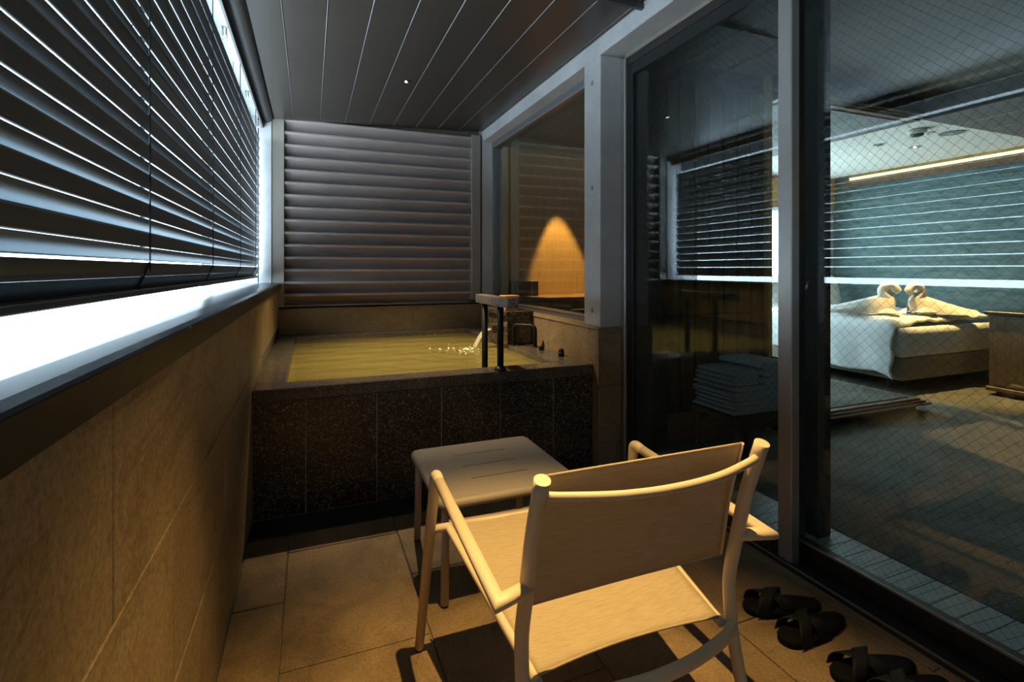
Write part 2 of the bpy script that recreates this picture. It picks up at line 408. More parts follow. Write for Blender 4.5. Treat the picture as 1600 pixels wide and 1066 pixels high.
# left parapet wall with stone tiles
wl = struct('wall_left', MB().box(-0.55, XL - 0.012, -1.6, 5.3, -0.1, 1.075), 'grout')
rows = [(0.0, 0.012), (0.014, 0.369), (0.372, 0.726), (0.729, 1.068)]
for r, (z0, z1) in enumerate(rows):
    if r == 0: continue
    y0 = 0.905 if r % 2 == 1 else 1.26
    k = -4
    while True:
        a = y0 + k * 0.695; b = a + 0.695; k += 1
        if a > YB: break
        if b < -1.6: continue
        a = max(a, -1.6); b = min(b, YB)
        if r < 3 and a > 2.9 and b > 2.9: continue
        if b - a > 0.02: piece('wall_tile', 'wall_tile', wl, XL - 0.02, XL + random.uniform(-0.0006, 0.0006), a + 0.0015, b - 0.0015, z0 + 0.001, z1 - 0.001, 0.0015)
# rear low wall behind the bath
wb = struct('wall_back', MB().box(-0.6, 2.1, YB + 0.012, 5.22, -0.1, 0.872).box(-0.9, 2.1, 5.22, 5.34, -0.1, 3.0), 'grout')
xs = [XL, 0.25, 0.955, XR]
for i in range(3):
    piece('wall_tile', 'wall_tile', wb, xs[i] + 0.0015, xs[i + 1] - 0.0015, YB, YB + 0.02, 0.60, 0.872, 0.0015)
piece('coping_tile', 'wall_tile', wb, XL, XR, YB - 0.004, YB + 0.13, 0.873, 0.884, 0.002)
# concrete column at the far end of the blind
struct('wall_pillar', MB().box(-0.80, -0.325, 5.075, 5.25, 1.0, 3.0, 0.004), 'concrete')
# right wall: low tiled part, concrete column and beam
wr = struct('wall_right', MB().box(XR + 0.012, 1.90, 2.748, 5.22, -0.1, 0.868), 'grout')
ys = [2.735, 3.448, 4.153, 4.858, YB]
for i in range(4):
    a, b = ys[i], ys[i + 1]
    piece('wall_tile', 'wall_tile', wr, XR, XR + 0.02, a + (0.0215 if i == 0 else 0.0015), b - 0.0015, 0.521, 0.872, 0.0015)
for (z0, z1) in ((0.002, 0.159), (0.162, 0.518), (0.521, 0.872)):
    piece('wall_tile', 'wall_tile', wr, XR + 0.0005, 1.835, 2.735, 2.755, z0, z1, 0.0015)
    if z0 < 0.5: piece('wall_tile', 'wall_tile', wr, XR, XR + 0.02, 2.757, 2.90, z0, z1, 0.0015)
piece('coping_tile', 'wall_tile', wr, XR - 0.006, 1.85, 2.729, YB, 0.873, 0.885, 0.002)
cr = struct('wall_concrete', MB().box(1.69, 1.90, 2.75, 2.95, 0.885, 2.60, 0.004).box(1.69, 1.90, -1.6, 5.22, 2.60, 2.95, 0.004).box(1.69, 1.90, 5.10, 5.22, 0.885, 2.60), 'concrete')
for z in (0.985, 1.775, 2.45):          # form-tie dimples
    MB().tube([(1.6895, 2.845, z), (1.6885, 2.845, z)], [0.017, 0.018], 16).build('tie_hole', 'slatepaint', cr)
# ceiling of long metal boards sloping a little towards the blind
ce = struct('ceiling', MB().add([(x, y, ceil_z(x) + dz) for x in (-0.31, 1.69) for y in (-1.6, 5.3) for dz in (0.03, 0.3)], [(0, 1, 3, 2), (4, 6, 7, 5), (0, 4, 5, 1), (2, 3, 7, 6), (0, 2, 6, 4), (1, 5, 7, 3)]), 'lamp_black')
edges = [-0.31] + [-0.14 + 0.225 * k for k in range(9)] + [1.69]
for k in range(len(edges) - 1):
    a, b = edges[k] + 0.002, edges[k + 1] - 0.002
    if b - a < 0.01: continue
    p = [(a, ceil_z(a) + 0.012), (a + 0.004, ceil_z(a)), (b - 0.004, ceil_z(b)), (b, ceil_z(b) + 0.012), (b, ceil_z(b) + 0.03), (a, ceil_z(a) + 0.03)]
    MB().extrude(p, 'Y', -1.6, 5.10).build('ceiling_board', 'ceiling_metal', ce)
for x in edges[1:-1]: MB().extrude([(x - 0.0018, ceil_z(x) + 0.012), (x - 0.0018, ceil_z(x) + 0.0005), (x, ceil_z(x) - 0.0015), (x + 0.0018, ceil_z(x) + 0.0005), (x + 0.0018, ceil_z(x) + 0.012)], 'Y', -1.6, 5.10).build('joint_strip', 'silver_frame', ce)
MB().box(0.98, 1.69, 2.30, 2.325, ceil_z(1.3) - 0.018, ceil_z(1.3) + 0.01).build('ceiling_rail', 'dark_trim', ce)
# lintel above the blind, cover fascia and rounded edge trim
struct('wall_lintel_sky_block', MB().box(-0.9, -0.56, -1.6, 5.3, 2.47, 2.64).box(-0.9, -0.385, -1.6, 5.3, 2.63, 3.0).box(-0.40, -0.31, -1.6, 5.3, 2.66, 3.0), 'concrete')  # first box: unseen outer down-stand added to block sky at the top gap
arc = [(-0.362 + 0.05 * math.cos(t), 2.628 + 0.05 * math.sin(t)) for t in [PI + PI * k / 10 for k in range(11)]]
struct('trim_1', MB().extrude(arc, 'Y', -1.6, 5.08, True), 'dark_trim')
struct('trim_2', MB().box(-0.404, -0.398, -1.6, 5.08, 2.53, 2.63).box(-0.404, -0.392, -1.6, 5.08, 2.527, 2.533), 'dark_trim')
for y in (1.0, 2.05, 3.1, 4.15, 4.95):
    tag(MB().box(-0.44, -0.405, y - 0.012, y + 0.012, 2.545, 2.552).box(-0.44, -0.434, y - 0.012, y + 0.012, 2.50, 2.552).tube([(-0.42, y, 2.545), (-0.42, y, 2.49)], 0.004, 8).build('trim_3', 'galvanised'), kind='structure')
# balcony end behind the camera
struct('wall_near', MB().box(-0.9, 2.2, -1.75, -1.6, -0.1, 3.0), 'concrete')
# sill of the blind: metal cap with a dark face
sill = tag(MB().extrude([(-0.60, 1.118), (-0.50, 1.122), (-0.40, 1.128), (-0.31, 1.130), (-0.268, 1.128), (-0.252, 1.124), (-0.249, 1.119), (-0.60, 1.09)], 'Y', -1.6, 5.075).build('trim_4', 'sill_metal'), kind='structure')
MB().box(-0.268, -0.249, -1.6, 5.085, 1.066, 1.119, 0.002).build('fascia', 'fascia_metal', sill)
for y in (1.32, 2.3, 3.3, 4.3): MB().box(-0.2515, -0.2485, y, y + 0.004, 1.117, 1.1225).build('joint_clip', 'galvanised', sill)

# ------------------------------------------------------------------ louvre screen on the rear wall
lv = thing('louver_screen', (0.67, 5.12, 0.884), 'tall bronze metal louvre screen of horizontal blades behind the bath', 'screen')
for (a, b) in ((-0.325, -0.222), (1.568, 1.668)):
    MB().box(a, b, 5.085, 5.21, 0.93 if a > 0 else 0.9, 2.66, 0.003).build('post', 'post_metal', lv)
for k in range(15):
    zt = 2.635 - k * 0.1155
    pr = [(5.098, zt), (5.104, zt + 0.005), (5.125, zt + 0.005), (5.190, zt - 0.05), (5.208, zt - 0.09), (5.211, zt - 0.135), (5.205, zt - 0.135), (5.201, zt - 0.11), (5.195, zt - 0.092), (5.186, zt - 0.076), (5.173, zt - 0.062), (5.158, zt - 0.050), (5.141, zt - 0.039), (5.124, zt - 0.030), (5.110, zt - 0.0245), (5.101, zt - 0.021), (5.098, zt - 0.017)]
    MB().extrude(pr, 'X', -0.222, 1.568).build('slat', 'louver_metal', lv)
MB().box(-0.222, 1.568, 5.115, 5.20, 0.905, 0.915).build('bottom_rail', 'post_metal', lv)

# ------------------------------------------------------------------ venetian blind along the left side
vb = thing('venetian_blind', (-0.43, 2.05, 1.18), 'long dark grey exterior venetian blind closed over the open side above the sill', 'blind')
CORD_Y = (-1.26, -0.28, 0.69, 1.67, 2.645, 3.62, 4.60)
def slat_mesh():
    """curved blade about 80 mm wide, its room edge raised, rolled lips, a long slit along the middle bridged at the cords"""
    W, TH = 0.080, math.radians(67); prof = []
    ts = [-0.5, -0.485, -0.46, -0.4, -0.3, -0.2, -0.1, -0.045, 0.0, 0.019, 0.06, 0.1, 0.2, 0.3, 0.4, 0.46, 0.485, 0.5]
    for i, t in enumerate(ts):
        bow = 0.007 * (1 - 4 * t * t) + 0.003 * math.exp(-((t - 0.06) / 0.03) ** 2) - 0.002 * math.exp(-((t + 0.03) / 0.03) ** 2)
        if i in (0, len(ts) - 1): bow += 0.003
        prof.append((t * W * math.cos(TH) + bow * math.sin(TH), t * W * math.sin(TH) - bow * math.cos(TH)))
    ys = [-1.45]
    for y in CORD_Y: ys += [y - 0.02, y + 0.02]
    ys += [5.0, 5.02]; n = len(prof); m = MB()
    m.v = [(x, y, z) for y in ys for (x, z) in prof]
    for a in range(len(ys) - 1):
        bridge = ys[a + 1] - ys[a] < 0.05
        for i in range(n - 1):
            if i == 8 and not bridge: continue
            m.smooth.add(len(m.f)); m.f.append((a * n + i, a * n + i + 1, (a + 1) * n + i + 1, (a + 1) * n + i))
    return m.mesh('slat', 'blind_slat')
SLAT = slat_mesh()
for k in range(15):
    o = bpy.data.objects.new('slat', SLAT); col.objects.link(o); o.parent = vb
    o.location = Vector((-0.435, 0, 1.2325 + 0.0815 * k)) - world_loc(vb)
    md = o.modifiers.new('thickness', 'SOLIDIFY'); md.thickness = 0.0014; md.offset = 0
MB().box(-0.472, -0.428, -1.45, 5.03, 1.178, 1.195, 0.003).build('bottom_rail', 'blind_rail', vb)
for y in CORD_Y:
    MB().tube(catmull([(-0.412, y, 2.56), (-0.412, y, 1.9), (-0.411, y, 1.30), (-0.414, y, 1.265), (-0.428, y + 0.0, 1.225), (-0.437, y, 1.205), (-0.437, y, 1.194)], 4), 0.0022, 6).build('cord', 'cord_black', vb)
    MB().tube([(-0.452, y, 2.56), (-0.452, y, 1.194)], 0.0012, 5).build('cord', 'cord_black', vb)
MB().tube([(-0.43, 5.024, 2.6), (-0.43, 5.024, 1.13)], 0.004, 8).build('guide_cable', 'cord_black', vb)

# ------------------------------------------------------------------ stone bath
tub = thing('bathtub', (0.70, 3.94, 0), 'large built-in bathtub clad in dark speckled granite panels', 'bathtub')
MB().box(XL, XR - 0.004, YF + 0.0035, YF + 0.13, 0.0, 0.5845).box(XL, -0.13, YF + 0.13, YB, 0, 0.583).box(1.47, XR, YF + 0.13, YB, 0, 0.583).box(-0.13, 1.47, 4.905, YB, 0, 0.583).build('core', 'pale_grout', tub)
MB().box(-0.129, 1.469, 2.931, 4.904, 0.02, 0.06).box(-0.129, -0.119, 2.931, 4.904, 0.06, 0.58).box(1.459, 1.469, 2.931, 4.904, 0.06, 0.58).box(-0.119, 1.459, 2.931, 2.941, 0.06, 0.58).box(-0.119, 1.459, 4.894, 4.904, 0.06, 0.58).build('basin', 'tub_stone', tub)
px = [XL, -0.021, 0.333, 0.687, 1.041, 1.389, XR - 0.003]
for i in range(6): piece('front_panel', 'dark_granite', tub, px[i] + 0.0025, px[i + 1] - 0.0025, YF, YF + 0.022, 0.004, 0.583, 0.001)
for (a, b, c, d) in ((XL, XR - 0.002, YF - 0.004, 2.945), (XL, -0.122, 2.9455, YB), (1.462, XR - 0.002, 2.9455, YB), (-0.1215, 1.4615, 4.90, YB)):
    piece('rim', 'rim_granite', tub, a, b, c, d, 0.586, 0.65, 0.004)
wsurf = MB()
def wz(x, y):
    r = math.hypot(x - 1.22, y - 3.88); return 0.612 + 0.004 * math.sin(r * 42) * math.exp(-r * 2.2) + 0.0015 * math.sin(7 * x + 19 * y) + 0.001 * math.sin(-4 * x + 31 * y)
wsurf.grid(lambda u, v: (-0.119 + 1.578 * u, 2.945 + 1.955 * v, wz(-0.119 + 1.578 * u, 2.945 + 1.955 * v)), 90, 110)
tag(wsurf.build('bath_water', 'bath_water'), 'golden green rippling hot water filling the granite bathtub', 'water')
# drain grate at the foot of the bath
gr = thing('drain_grate', (0.7, 2.70, -0.01), 'long black slotted drain grate in the floor along the bathtub', 'grate')
MB().box(XL, XR, 2.61, 2.80, -0.03, -0.02).build('channel', 'lamp_black', gr)
for k in range(12):
    y = 2.614 + k * 0.0158
    piece('bar', 'grate_metal', gr, XL + 0.004, XR, y, y + 0.0085, -0.018, 0.002, 0.001)
piece('edge_strip', 'dark_frame', gr, XL + 0.004, XR, 2.606, 2.6115, -0.02, 0.003, 0.001)
# spout block
sp = thing('water_spout', (1.55, 3.96, 0.65), 'dark granite spout block with flat cap pouring water into the bath', 'spout')
MB().box(1.447, XR - 0.003, 3.74, 4.19, 0.6505, 0.884, 0.003).build('body', 'dark_granite', sp)
MB().box(1.425, XR - 0.003, 3.715, 4.21, 0.884, 0.918, 0.004).build('cap', 'dark_granite', sp)
MB().box(1.36, 1.447, 3.86, 3.875, 0.735, 0.80, 0.002).box(1.36, 1.447, 3.955, 3.97, 0.735, 0.80, 0.002).box(1.36, 1.447, 3.875, 3.955, 0.735, 0.75).build('trough', 'rim_granite', sp)
def stream_fn(u, v):
    t = u; y = 3.88 + 0.07 * v; x = 1.44 - 0.08 * min(1, t * 3) - 0.13 * max(0, t - 0.33) / 0.67; z = 0.762 if t < 0.33 else 0.762 - 0.15 * ((t - 0.33) / 0.67) ** 2
    return (x + 0.004 * math.sin(v * 19), y + (v - 0.5) * 0.02 * math.sin(t * 3), z)
tag(MB().grid(stream_fn, 18, 8).build('water_stream', 'stream_water', None, 0, 0.008), 'thin clear stream of water falling from the spout block', 'water')
fm = MB()
for _ in range(70):
    a = random.uniform(0, 2 * PI); r = abs(random.gauss(0, 0.10)); q = random.uniform(0.003, 0.010)
    x, y = 1.20 + r * math.cos(a) - 0.05, 3.91 + r * 1.2 * math.sin(a); z = wz(x, y)
    fm.add([(x + q, y, z), (x, y + q, z), (x - q, y, z), (x, y - q, z), (x, y, z + q * 0.8)], [(0, 1, 4), (1, 2, 4), (2, 3, 4), (3, 0, 4)], True)
tag(fm.build('splash_foam', 'foam'), 'white foam bubbles where the stream meets the bath water', 'foam', kind='stuff')
# wooden box on the spout
wbx = thing('wooden_box', (1.51, 3.86, 0.918), 'small orange cedar box with lid standing on the granite spout', 'box')
MB().box(1.455, 1.565, 3.80, 3.91, 0.9185, 1.02, 0.003).build('body', 'cedar', wbx)
MB().box(1.447, 1.573, 3.792, 3.918, 1.02, 1.038, 0.003).build('lid', 'cedar', wbx)
# grab rail with granite top
gb = thing('grab_rail', (1.052, 2.9, 0.65), 'bath grab rail with speckled grey granite bar on two black posts', 'rail')
MB().box(1.02, 1.086, 2.63, 3.22, 1.032, 1.086, 0.003).build('bar', 'grey_granite', gb)
MB().cyl((1.052, 2.83), 0.0195, 0.65, 1.032).build('post', 'black_metal', gb)
MB().cyl((1.052, 3.12), 0.0195, 0.06, 1.032).build('post', 'black_metal', gb)
MB().tube([(1.052, 2.83, 0.6505), (1.052, 2.83, 0.656), (1.052, 2.83, 0.675)], [0.038, 0.037, 0.02], 20).build('flange', 'black_metal', gb)
hb = MB().tube(fillet([(1.485, 3.70, 0.651), (1.485, 3.70, 0.815), (1.605, 3.55, 0.815), (1.605, 3.55, 0.651)], 0.04, 6), 0.0145, 14).build('grab_bar', 'black_metal', tub); hb['label'] = 'low black bent grab bar'
for p in ((1.485, 3.70), (1.605, 3.55)): MB().cyl(p, 0.018, 0.6503, 0.658).build('flange', 'black_metal', hb)
kb = MB().box(1.579, 1.611, 3.404, 3.436, 0.6505, 0.676, 0.003).build('control_block', 'black_metal', tub)
MB().box(1.585, 1.605, 3.41, 3.43, 0.676, 0.681, 0.001).build('button', 'black_frame', kb)
kn = MB().cyl((1.606, 3.12), 0.021, 0.6505, 0.683).build('knob', 'black_metal', tub)
MB().tube([(1.606, 3.12, 0.683 + 0.024 * math.sin(t)) for t in [PI / 2 * k / 6 for k in range(7)]], [max(0.0006, 0.021 * math.cos(PI / 2 * k / 6)) for k in range(7)], 20).build('dome', 'black_metal', kn)

# ------------------------------------------------------------------ downlights of the balcony ceiling
def downlight(x, y, zc, label, lit=True, r=0.036, group=None):
    t = thing('downlight', (x, y, zc), label, 'downlight', group)
    MB().tube([(x, y, zc + 0.001), (x, y, zc - 0.004)], [r + 0.004, r], 24, False).tube([(x, y, zc - 0.004), (x, y, zc + 0.028)], [r, r * 0.72], 24, False).build('trim_ring', 'lamp_black', t)
    MB().tube([(x, y, zc - 0.005), (x + 0.004, y, zc + 0.012)], [r * 0.62, r * 0.5], 20).build('reflector', 'chrome', t)
    MB().tube([(x + 0.002, y, zc - 0.007), (x + 0.002, y, zc - 0.004)], r * 0.3, 16).build('lens', 'lamp_glow' if lit else 'chrome', t)
    return t
downlight(0.67, 3.83, ceil_z(0.67), 'small round recessed downlight in the balcony ceiling over the bath')

# ------------------------------------------------------------------ window beside the bath
def wires(x, y0, y1, z0, z1, pitch=0.0385, r=0.00035):
    mb = MB(); L = []
    for sgn in (1, -1):
        c0 = (z0 - sgn * y1) if sgn > 0 else (z0 + y0)
        lo = min(z0 - sgn * y0, z0 - sgn * y1, z1 - sgn * y0, z1 - sgn * y1); hi = max(z0 - sgn * y0, z0 - sgn * y1, z1 - sgn * y0, z1 - sgn * y1)
        c = math.ceil(lo / pitch) * pitch
        while c < hi:                               # z = sgn*y + c
            ya, yb = (z0 - c) * sgn, (z1 - c) * sgn
            a, b = max(y0, min(ya, yb)), min(y1, max(ya, yb))
            if b - a > 0.01:
                p, q = Vector((x, a, sgn * a + c)), Vector((x, b, sgn * b + c)); n = (q - p).normalized().cross(Vector((1, 0, 0))) * r; e = Vector((r, 0, 0))
                mb.add([p + n, p + e, p - n, p - e, q + n, q + e, q - n, q - e], [(0, 1, 5, 4), (1, 2, 6, 5), (2, 3, 7, 6), (3, 0, 4, 7)])
            c += pitch
    return mb
w1 = struct('window_1', MB().box(1.80, 1.88, 2.95, 5.10, 0.886, 0.925, 0.003).box(1.80, 1.88, 2.95, 5.10, 2.535, 2.60, 0.003).box(1.80, 1.88, 5.06, 5.10, 0.925, 2.535, 0.003).box(1.80, 1.88, 2.95, 2.985, 0.925, 2.535, 0.003), 'window_track')
MB().box(1.836, 1.842, 2.985, 5.06, 0.925, 2.535).build('pane', 'bath_glass', w1)
tag(wires(1.839, 2.985, 5.06, 0.925, 2.535, 0.0385, 0.00045).build('wire_mesh', 'wire', w1), kind='stuff')
MB().box(1.79, 1.80, 5.052, 5.062, 0.92, 2.54).box(1.79, 1.80, 2.98, 5.062, 0.92, 0.93).box(1.79, 1.80, 2.98, 5.062, 2.53, 2.54).build('glazing_bead', 'silver_frame', w1)

# ------------------------------------------------------------------ sliding glass doors to the bedroom
fr = struct('door_frame', MB().box(1.843, 2.02, -1.6, 2.75, 0.0, 0.022, 0.003).box(1.85, 2.02, -1.6, 2.70, 2.53, 2.60).box(1.915, 2.02, 2.70, 2.75, 0.02, 2.60), 'dark_frame')
for x in (1.848, 1.905, 1.965): MB().box(x, x + 0.006, -1.6, 2.70, 0.022, 0.034).build('track', 'black_frame', fr)
MB().box(1.8435, 1.8475, -1.6, 2.735, 0.022, 0.027).build('edge_bead', 'silver_frame', fr)
MB().box(1.838, 1.878, 2.70, 2.748, 0.0, 2.585, 0.004).build('jamb', 'silver_frame', fr)
MB().box(1.878, 1.915, 2.70, 2.748, 0.0, 2.585, 0.004).build('jamb_groove', 'black_frame', fr)
MB().box(1.838, 1.85, -1.6, 2.70, 2.575, 2.60, 0.003).build('head_bead', 'silver_frame', fr)
d1 = struct('door_1', MB().box(1.852, 1.892, 1.585, 2.64, 0.028, 0.10, 0.003).box(1.852, 1.892, 1.585, 2.64, 2.46, 2.53, 0.003).box(1.852, 1.892, 2.64, 2.70, 0.028, 2.53, 0.003), 'black_frame')
MB().box(1.848, 1.896, 1.520, 1.587, 0.005, 2.56, 0.004).build('stile', 'silver_frame', d1)
MB().box(1.849, 1.853, 1.587, 2.69, 0.03, 0.06).build('bottom_cover', 'dark_frame', d1)
MB().box(1.869, 1.875, 1.585, 2.64, 0.10, 2.46).build('pane', 'wired_glass', d1)
tag(wires(1.872, 1.585, 2.64, 0.10, 2.46, 0.0385, 0.0004).build('wire_mesh', 'wire', d1), kind='stuff')
d2 = struct('door_2', MB().box(1.93, 1.97, -0.6, 1.62, 0.028, 0.105, 0.003).box(1.93, 1.97, -0.6, 1.62, 2.46, 2.53, 0.003).box(1.93, 1.97, -0.6, -0.54, 0.105, 2.46, 0.003).box(1.926, 1.974, 1.556, 1.625, 0.028, 2.53, 0.003), 'dark_frame')
MB().box(1.9265, 1.93, -0.6, 1.556, 0.098, 0.107).build('glazing_bead', 'silver_frame', d2)
MB().box(1.947, 1.953, -0.54, 1.556, 0.105, 2.46).build('pane', 'wired_glass', d2)
tag(wires(1.95, -0.54, 1.556, 0.105, 2.46, 0.0385, 0.0004).build('wire_mesh', 'wire', d2), kind='stuff')
MB().box(1.974, 1.99, 1.572, 1.60, 1.02, 1.17, 0.003).tube(fillet([(1.985, 1.586, 1.165), (2.02, 1.586, 1.165), (2.02, 1.586, 1.20)], 0.01, 4), 0.006, 10).build('latch', 'chrome', d2)
struct('wall_beside_door', MB().box(1.90, 2.0, -1.75, -0.62, 0, 2.62), 'concrete')

# ------------------------------------------------------------------ bedroom shell
bf = struct('floor_bedroom', MB().box(2.02, 7.6, -2.2, 5.5, -0.12, -0.002), 'grout')
piece('carpet', 'carpet', bf, 2.33, 7.5, -2.2, 5.4, -0.004, 0.006, 0.002)
for k in range(42):
    y0 = -0.65 + k * 0.083
    piece('threshold_board', 'threshold_tile', bf, 2.022, 2.328, y0 + 0.001, y0 + 0.081, -0.004, 0.004, 0.001)
cb = struct('ceiling_bedroom', MB().box(1.90, 7.6, -2.2, 5.5, 2.775, 2.95), 'plaster_white')
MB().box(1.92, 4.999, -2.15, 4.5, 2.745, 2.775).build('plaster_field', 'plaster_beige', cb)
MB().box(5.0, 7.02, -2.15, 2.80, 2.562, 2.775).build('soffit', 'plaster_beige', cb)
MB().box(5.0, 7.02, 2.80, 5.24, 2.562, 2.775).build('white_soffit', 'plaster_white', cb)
MB().box(1.92, 2.14, -2.15, 2.90, 2.52, 2.775).build('curtain_box', 'dark_wall', cb)
struct('wall_feature', MB().box(7.25, 7.5, -2.2, 5.4, 0, 2.8), 'teal_wall')
we = struct('wall_end', MB().box(3.2, 3.6, 5.25, 5.4, 0, 2.8).box(6.75, 7.6, 5.25, 5.4, 0, 2.8).box(3.6, 6.75, 5.25, 5.4, 0, 0.4).box(3.6, 6.75, 5.25, 5.4, 2.12, 2.8), 'grey_panel')
MB().box(3.3, 7.25, 5.235, 5.25, 2.14, 2.775).build('valance_panel', 'amber_wood', we)
MB().box(6.72, 6.95, 5.235, 5.25, 0.9, 2.14).build('wood_panel', 'amber_wood', we)
wf = MB().box(3.6, 6.75, 5.30, 5.34, 0.40, 0.45).box(3.6, 6.75, 5.30, 5.34, 2.07, 2.12).box(3.65, 6.7, 5.30, 5.33, 1.45, 1.48)
for x in (3.6, 4.6, 5.6, 6.33, 6.70): wf.box(x, x + 0.045, 5.30, 5.34, 0.45, 2.07)
w2 = struct('window_2', wf, 'silver_frame')
MB().grid(lambda u, v: (3.62 + 3.11 * u, 5.275 + 0.012 * math.sin(u * 160), 0.41 + 1.70 * v), 300, 1).build('sheer_curtain', 'sheer_curtain', w2)
struct('wall_bedroom_near', MB().box(1.9, 7.6, -2.35, -2.2, 0, 2.8), 'plaster_beige')
# cove light along the feature wall
cv = thing('cove_light', (7.15, 1.5, 2.44), 'glowing warm cove light strip above the teal bedroom wall', 'light')
MB().box(7.06, 7.08, -2.1, 4.95, 2.43, 2.495).box(7.08, 7.25, -2.1, 4.95, 2.43, 2.45).build('valance', 'brown_wood', cv)
MB().box(7.15, 7.17, -2.1, 4.94, 2.52, 2.548).build('led_strip', 'cove_led', cv)
# partition of convex timber boards beside the doors
pt = struct('wall_partition', MB().box(2.02, 3.30, 2.95, 3.05, 0.0, 2.775), 'dark_wall')
for k in range(7):
    a = 2.345 + k * 0.1345; b = a + 0.120
    for (z0, z1) in ((0.235, 0.915), (0.925, 2.60)):
        pr = [(a + (b - a) * i / 6, 2.945 - 0.022 * math.sin(PI * i / 6) - 0.004) for i in range(7)] + [(b, 2.951), (a, 2.951)]
        MB().extrude(pr, 'Z', z0, z1, True).build('panel', 'panel_wood', pt)
MB().box(2.30, 3.30, 2.925, 2.951, 0.0, 0.225, 0.003).build('skirting', 'brown_wood', pt)
MB().box(3.285, 3.325, 2.90, 3.06, 0.0, 2.775, 0.003).build('end_post', 'amber_wood', pt)
MB().box(2.05, 2.33, 2.90, 2.95, 0.0, 2.775).build('dark_panel', 'dark_wall', pt)
struct('wall_bathroom_side', MB().box(3.24, 3.32, 3.06, 5.3, 0, 2.8), 'panel_wood')
# dark timber post just inside the doors
tag(MB().box(2.182, 2.265, 1.652, 1.775, 0.0, 2.76, 0.004).box(2.174, 2.273, 1.644, 1.783, 2.70, 2.76, 0.002).build('post', 'dark_wall'), 'dark square timber post standing just inside the glass doors', 'post')

# washroom seen through the bath window
struct('wall_washroom', MB().box(1.9, 3.24, 5.06, 5.22, 0, 2.8), 'amber_wood')
struct('ceiling_washroom', MB().box(1.9, 3.24, 3.05, 5.06, 2.56, 2.7), 'slatepaint')
struct('floor_washroom', MB().box(1.9, 3.24, 3.05, 5.06, -0.1, 0.0), 'floor_tile')
ct = thing('counter', (2.7, 4.8, 0), 'wooden washroom counter seen through the window beside the bath', 'counter')
MB().box(1.92, 3.239, 4.55, 5.059, 0.93, 0.97, 0.003).build('top', 'brown_wood', ct)
MB().box(2.25, 3.22, 4.62, 5.05, 0.0, 0.93, 0.003).build('base_unit', 'dark_wood', ct)
bx = thing('storage_box', (2.1, 4.9, 0.97), 'dark storage box on the washroom counter behind the bath window', 'box')
MB().box(1.95, 2.23, 4.85, 4.99, 0.971, 1.13, 0.004).build('body', 'lamp_black', bx)
MB().box(2.15, 2.154, 4.847, 4.851, 0.975, 1.126).build('seam', 'grey_panel', bx)
bmw = tag(MB().box(2.92, 3.06, 3.05, 5.06, 2.38, 2.56, 0.003).box(2.90, 3.08, 3.05, 5.06, 2.36, 2.385, 0.003).build('ceiling_beam', 'amber_wood'), 'amber timber beam under the washroom ceiling', 'beam')

# wooden canopy and low platform in the bedroom
cp = thing('timber_canopy', (4.2, 3.4, 2.6), 'dark timber canopy box with layered edge trim under the bedroom ceiling', 'canopy')
MB().box(3.33, 4.997, 2.79, 4.4, 2.60, 2.744, 0.003).build('body', 'dark_wood', cp)
for k in range(3):
    e = 0.012 * k; z = 2.586 - 0.016 * k
    MB().box(3.33, 5.02 - 2 * e, 2.76 + 2 * e, 4.42 - e, z, z + 0.012, 0.002).build('edge_trim', 'brown_wood', cp)
MB().box(3.4, 4.9, 2.87, 4.3, 2.545, 2.553).build('soffit_panel', 'slatepaint', cp)
pf = thing('platform', (4.2, 3.3, 0.006), 'low timber platform with grey carpet inset and layered edges', 'platform')
MB().box(3.34, 4.95, 2.83, 4.1, 0.0065, 0.075).build('plinth', 'lamp_black', pf)
for k in range(3):
    e = 0.018 * k; z = 0.075 + 0.016 * k
    MB().box(3.34, 5.03 - 1.6 * e, 2.75 + 1.6 * e, 4.2 - e, z, z + 0.0135, 0.002).build('edge_board', 'brown_wood', pf)
MB().box(3.36, 4.90, 2.86, 4.1, 0.118, 0.128, 0.003).build('carpet_inset', 'carpet', pf)

# ------------------------------------------------------------------ bed
bd = thing('bed', (6.28, 4.2, 0.006), 'large bed with rumpled white duvet on a beige base', 'bed')
MB().box(5.50, 7.06, 3.26, 5.18, 0.13, 0.36, 0.012).build('base', 'bed_base_fabric', bd)
for p in ((5.7, 3.5), (6.9, 3.5), (5.7, 5.0), (6.9, 5.0)): MB().cyl(p, 0.03, 0.0065, 0.13, 12).build('leg', 'lamp_black', bd)
MB().box(5.47, 7.09, 3.23, 5.2, 0.36, 0.66, 0.06).build('mattress', 'white_linen', bd)
def rnd(x, y): 
    return math.sin(x * 9.1 + y * 3.7) * 0.5 + math.sin(x * 3.3 - y * 8.2 + 1.3) * 0.5
def duvet(u, v):
    y = 3.30 + 1.55 * v
    s = -0.46 + 2.12 * u                      # distance across: negative hangs down the side
    hang = 0.40 + 0.06 * math.sin(v * 5) + (0.07 * max(0, 1 - v / 0.12))
    w = 0.012 * rnd(s * 3, y * 2) + 0.008 * math.sin(y * 17 + s * 6) 
    if s < 0:
        t = -s / 0.46; a = min(1, t * 4)
        x = 5.50 - 0.075 * math.sin(a * PI / 2) - 0.012 * math.sin(y * 13 + t * 2) * t - 0.02 * t
        z = 0.70 - 0.06 * (1 - math.cos(a * PI / 2)) - hang * max(0, t - 0.12) / 0.88
    else:
        x = 5.50 + s * 0.95; z = 0.70 + 0.045 * math.sin(min(1, s / 0.8) * PI / 2) + w
    e = max(0, 1 - v / 0.06); z -= 0.035 * e * e
    if s < -0.05: y += 0.014 * math.sin(s * 30)
    return (x, y, z)
MB().grid(duvet, 70, 60).build('duvet', 'white_linen', bd, 1, 0.03)
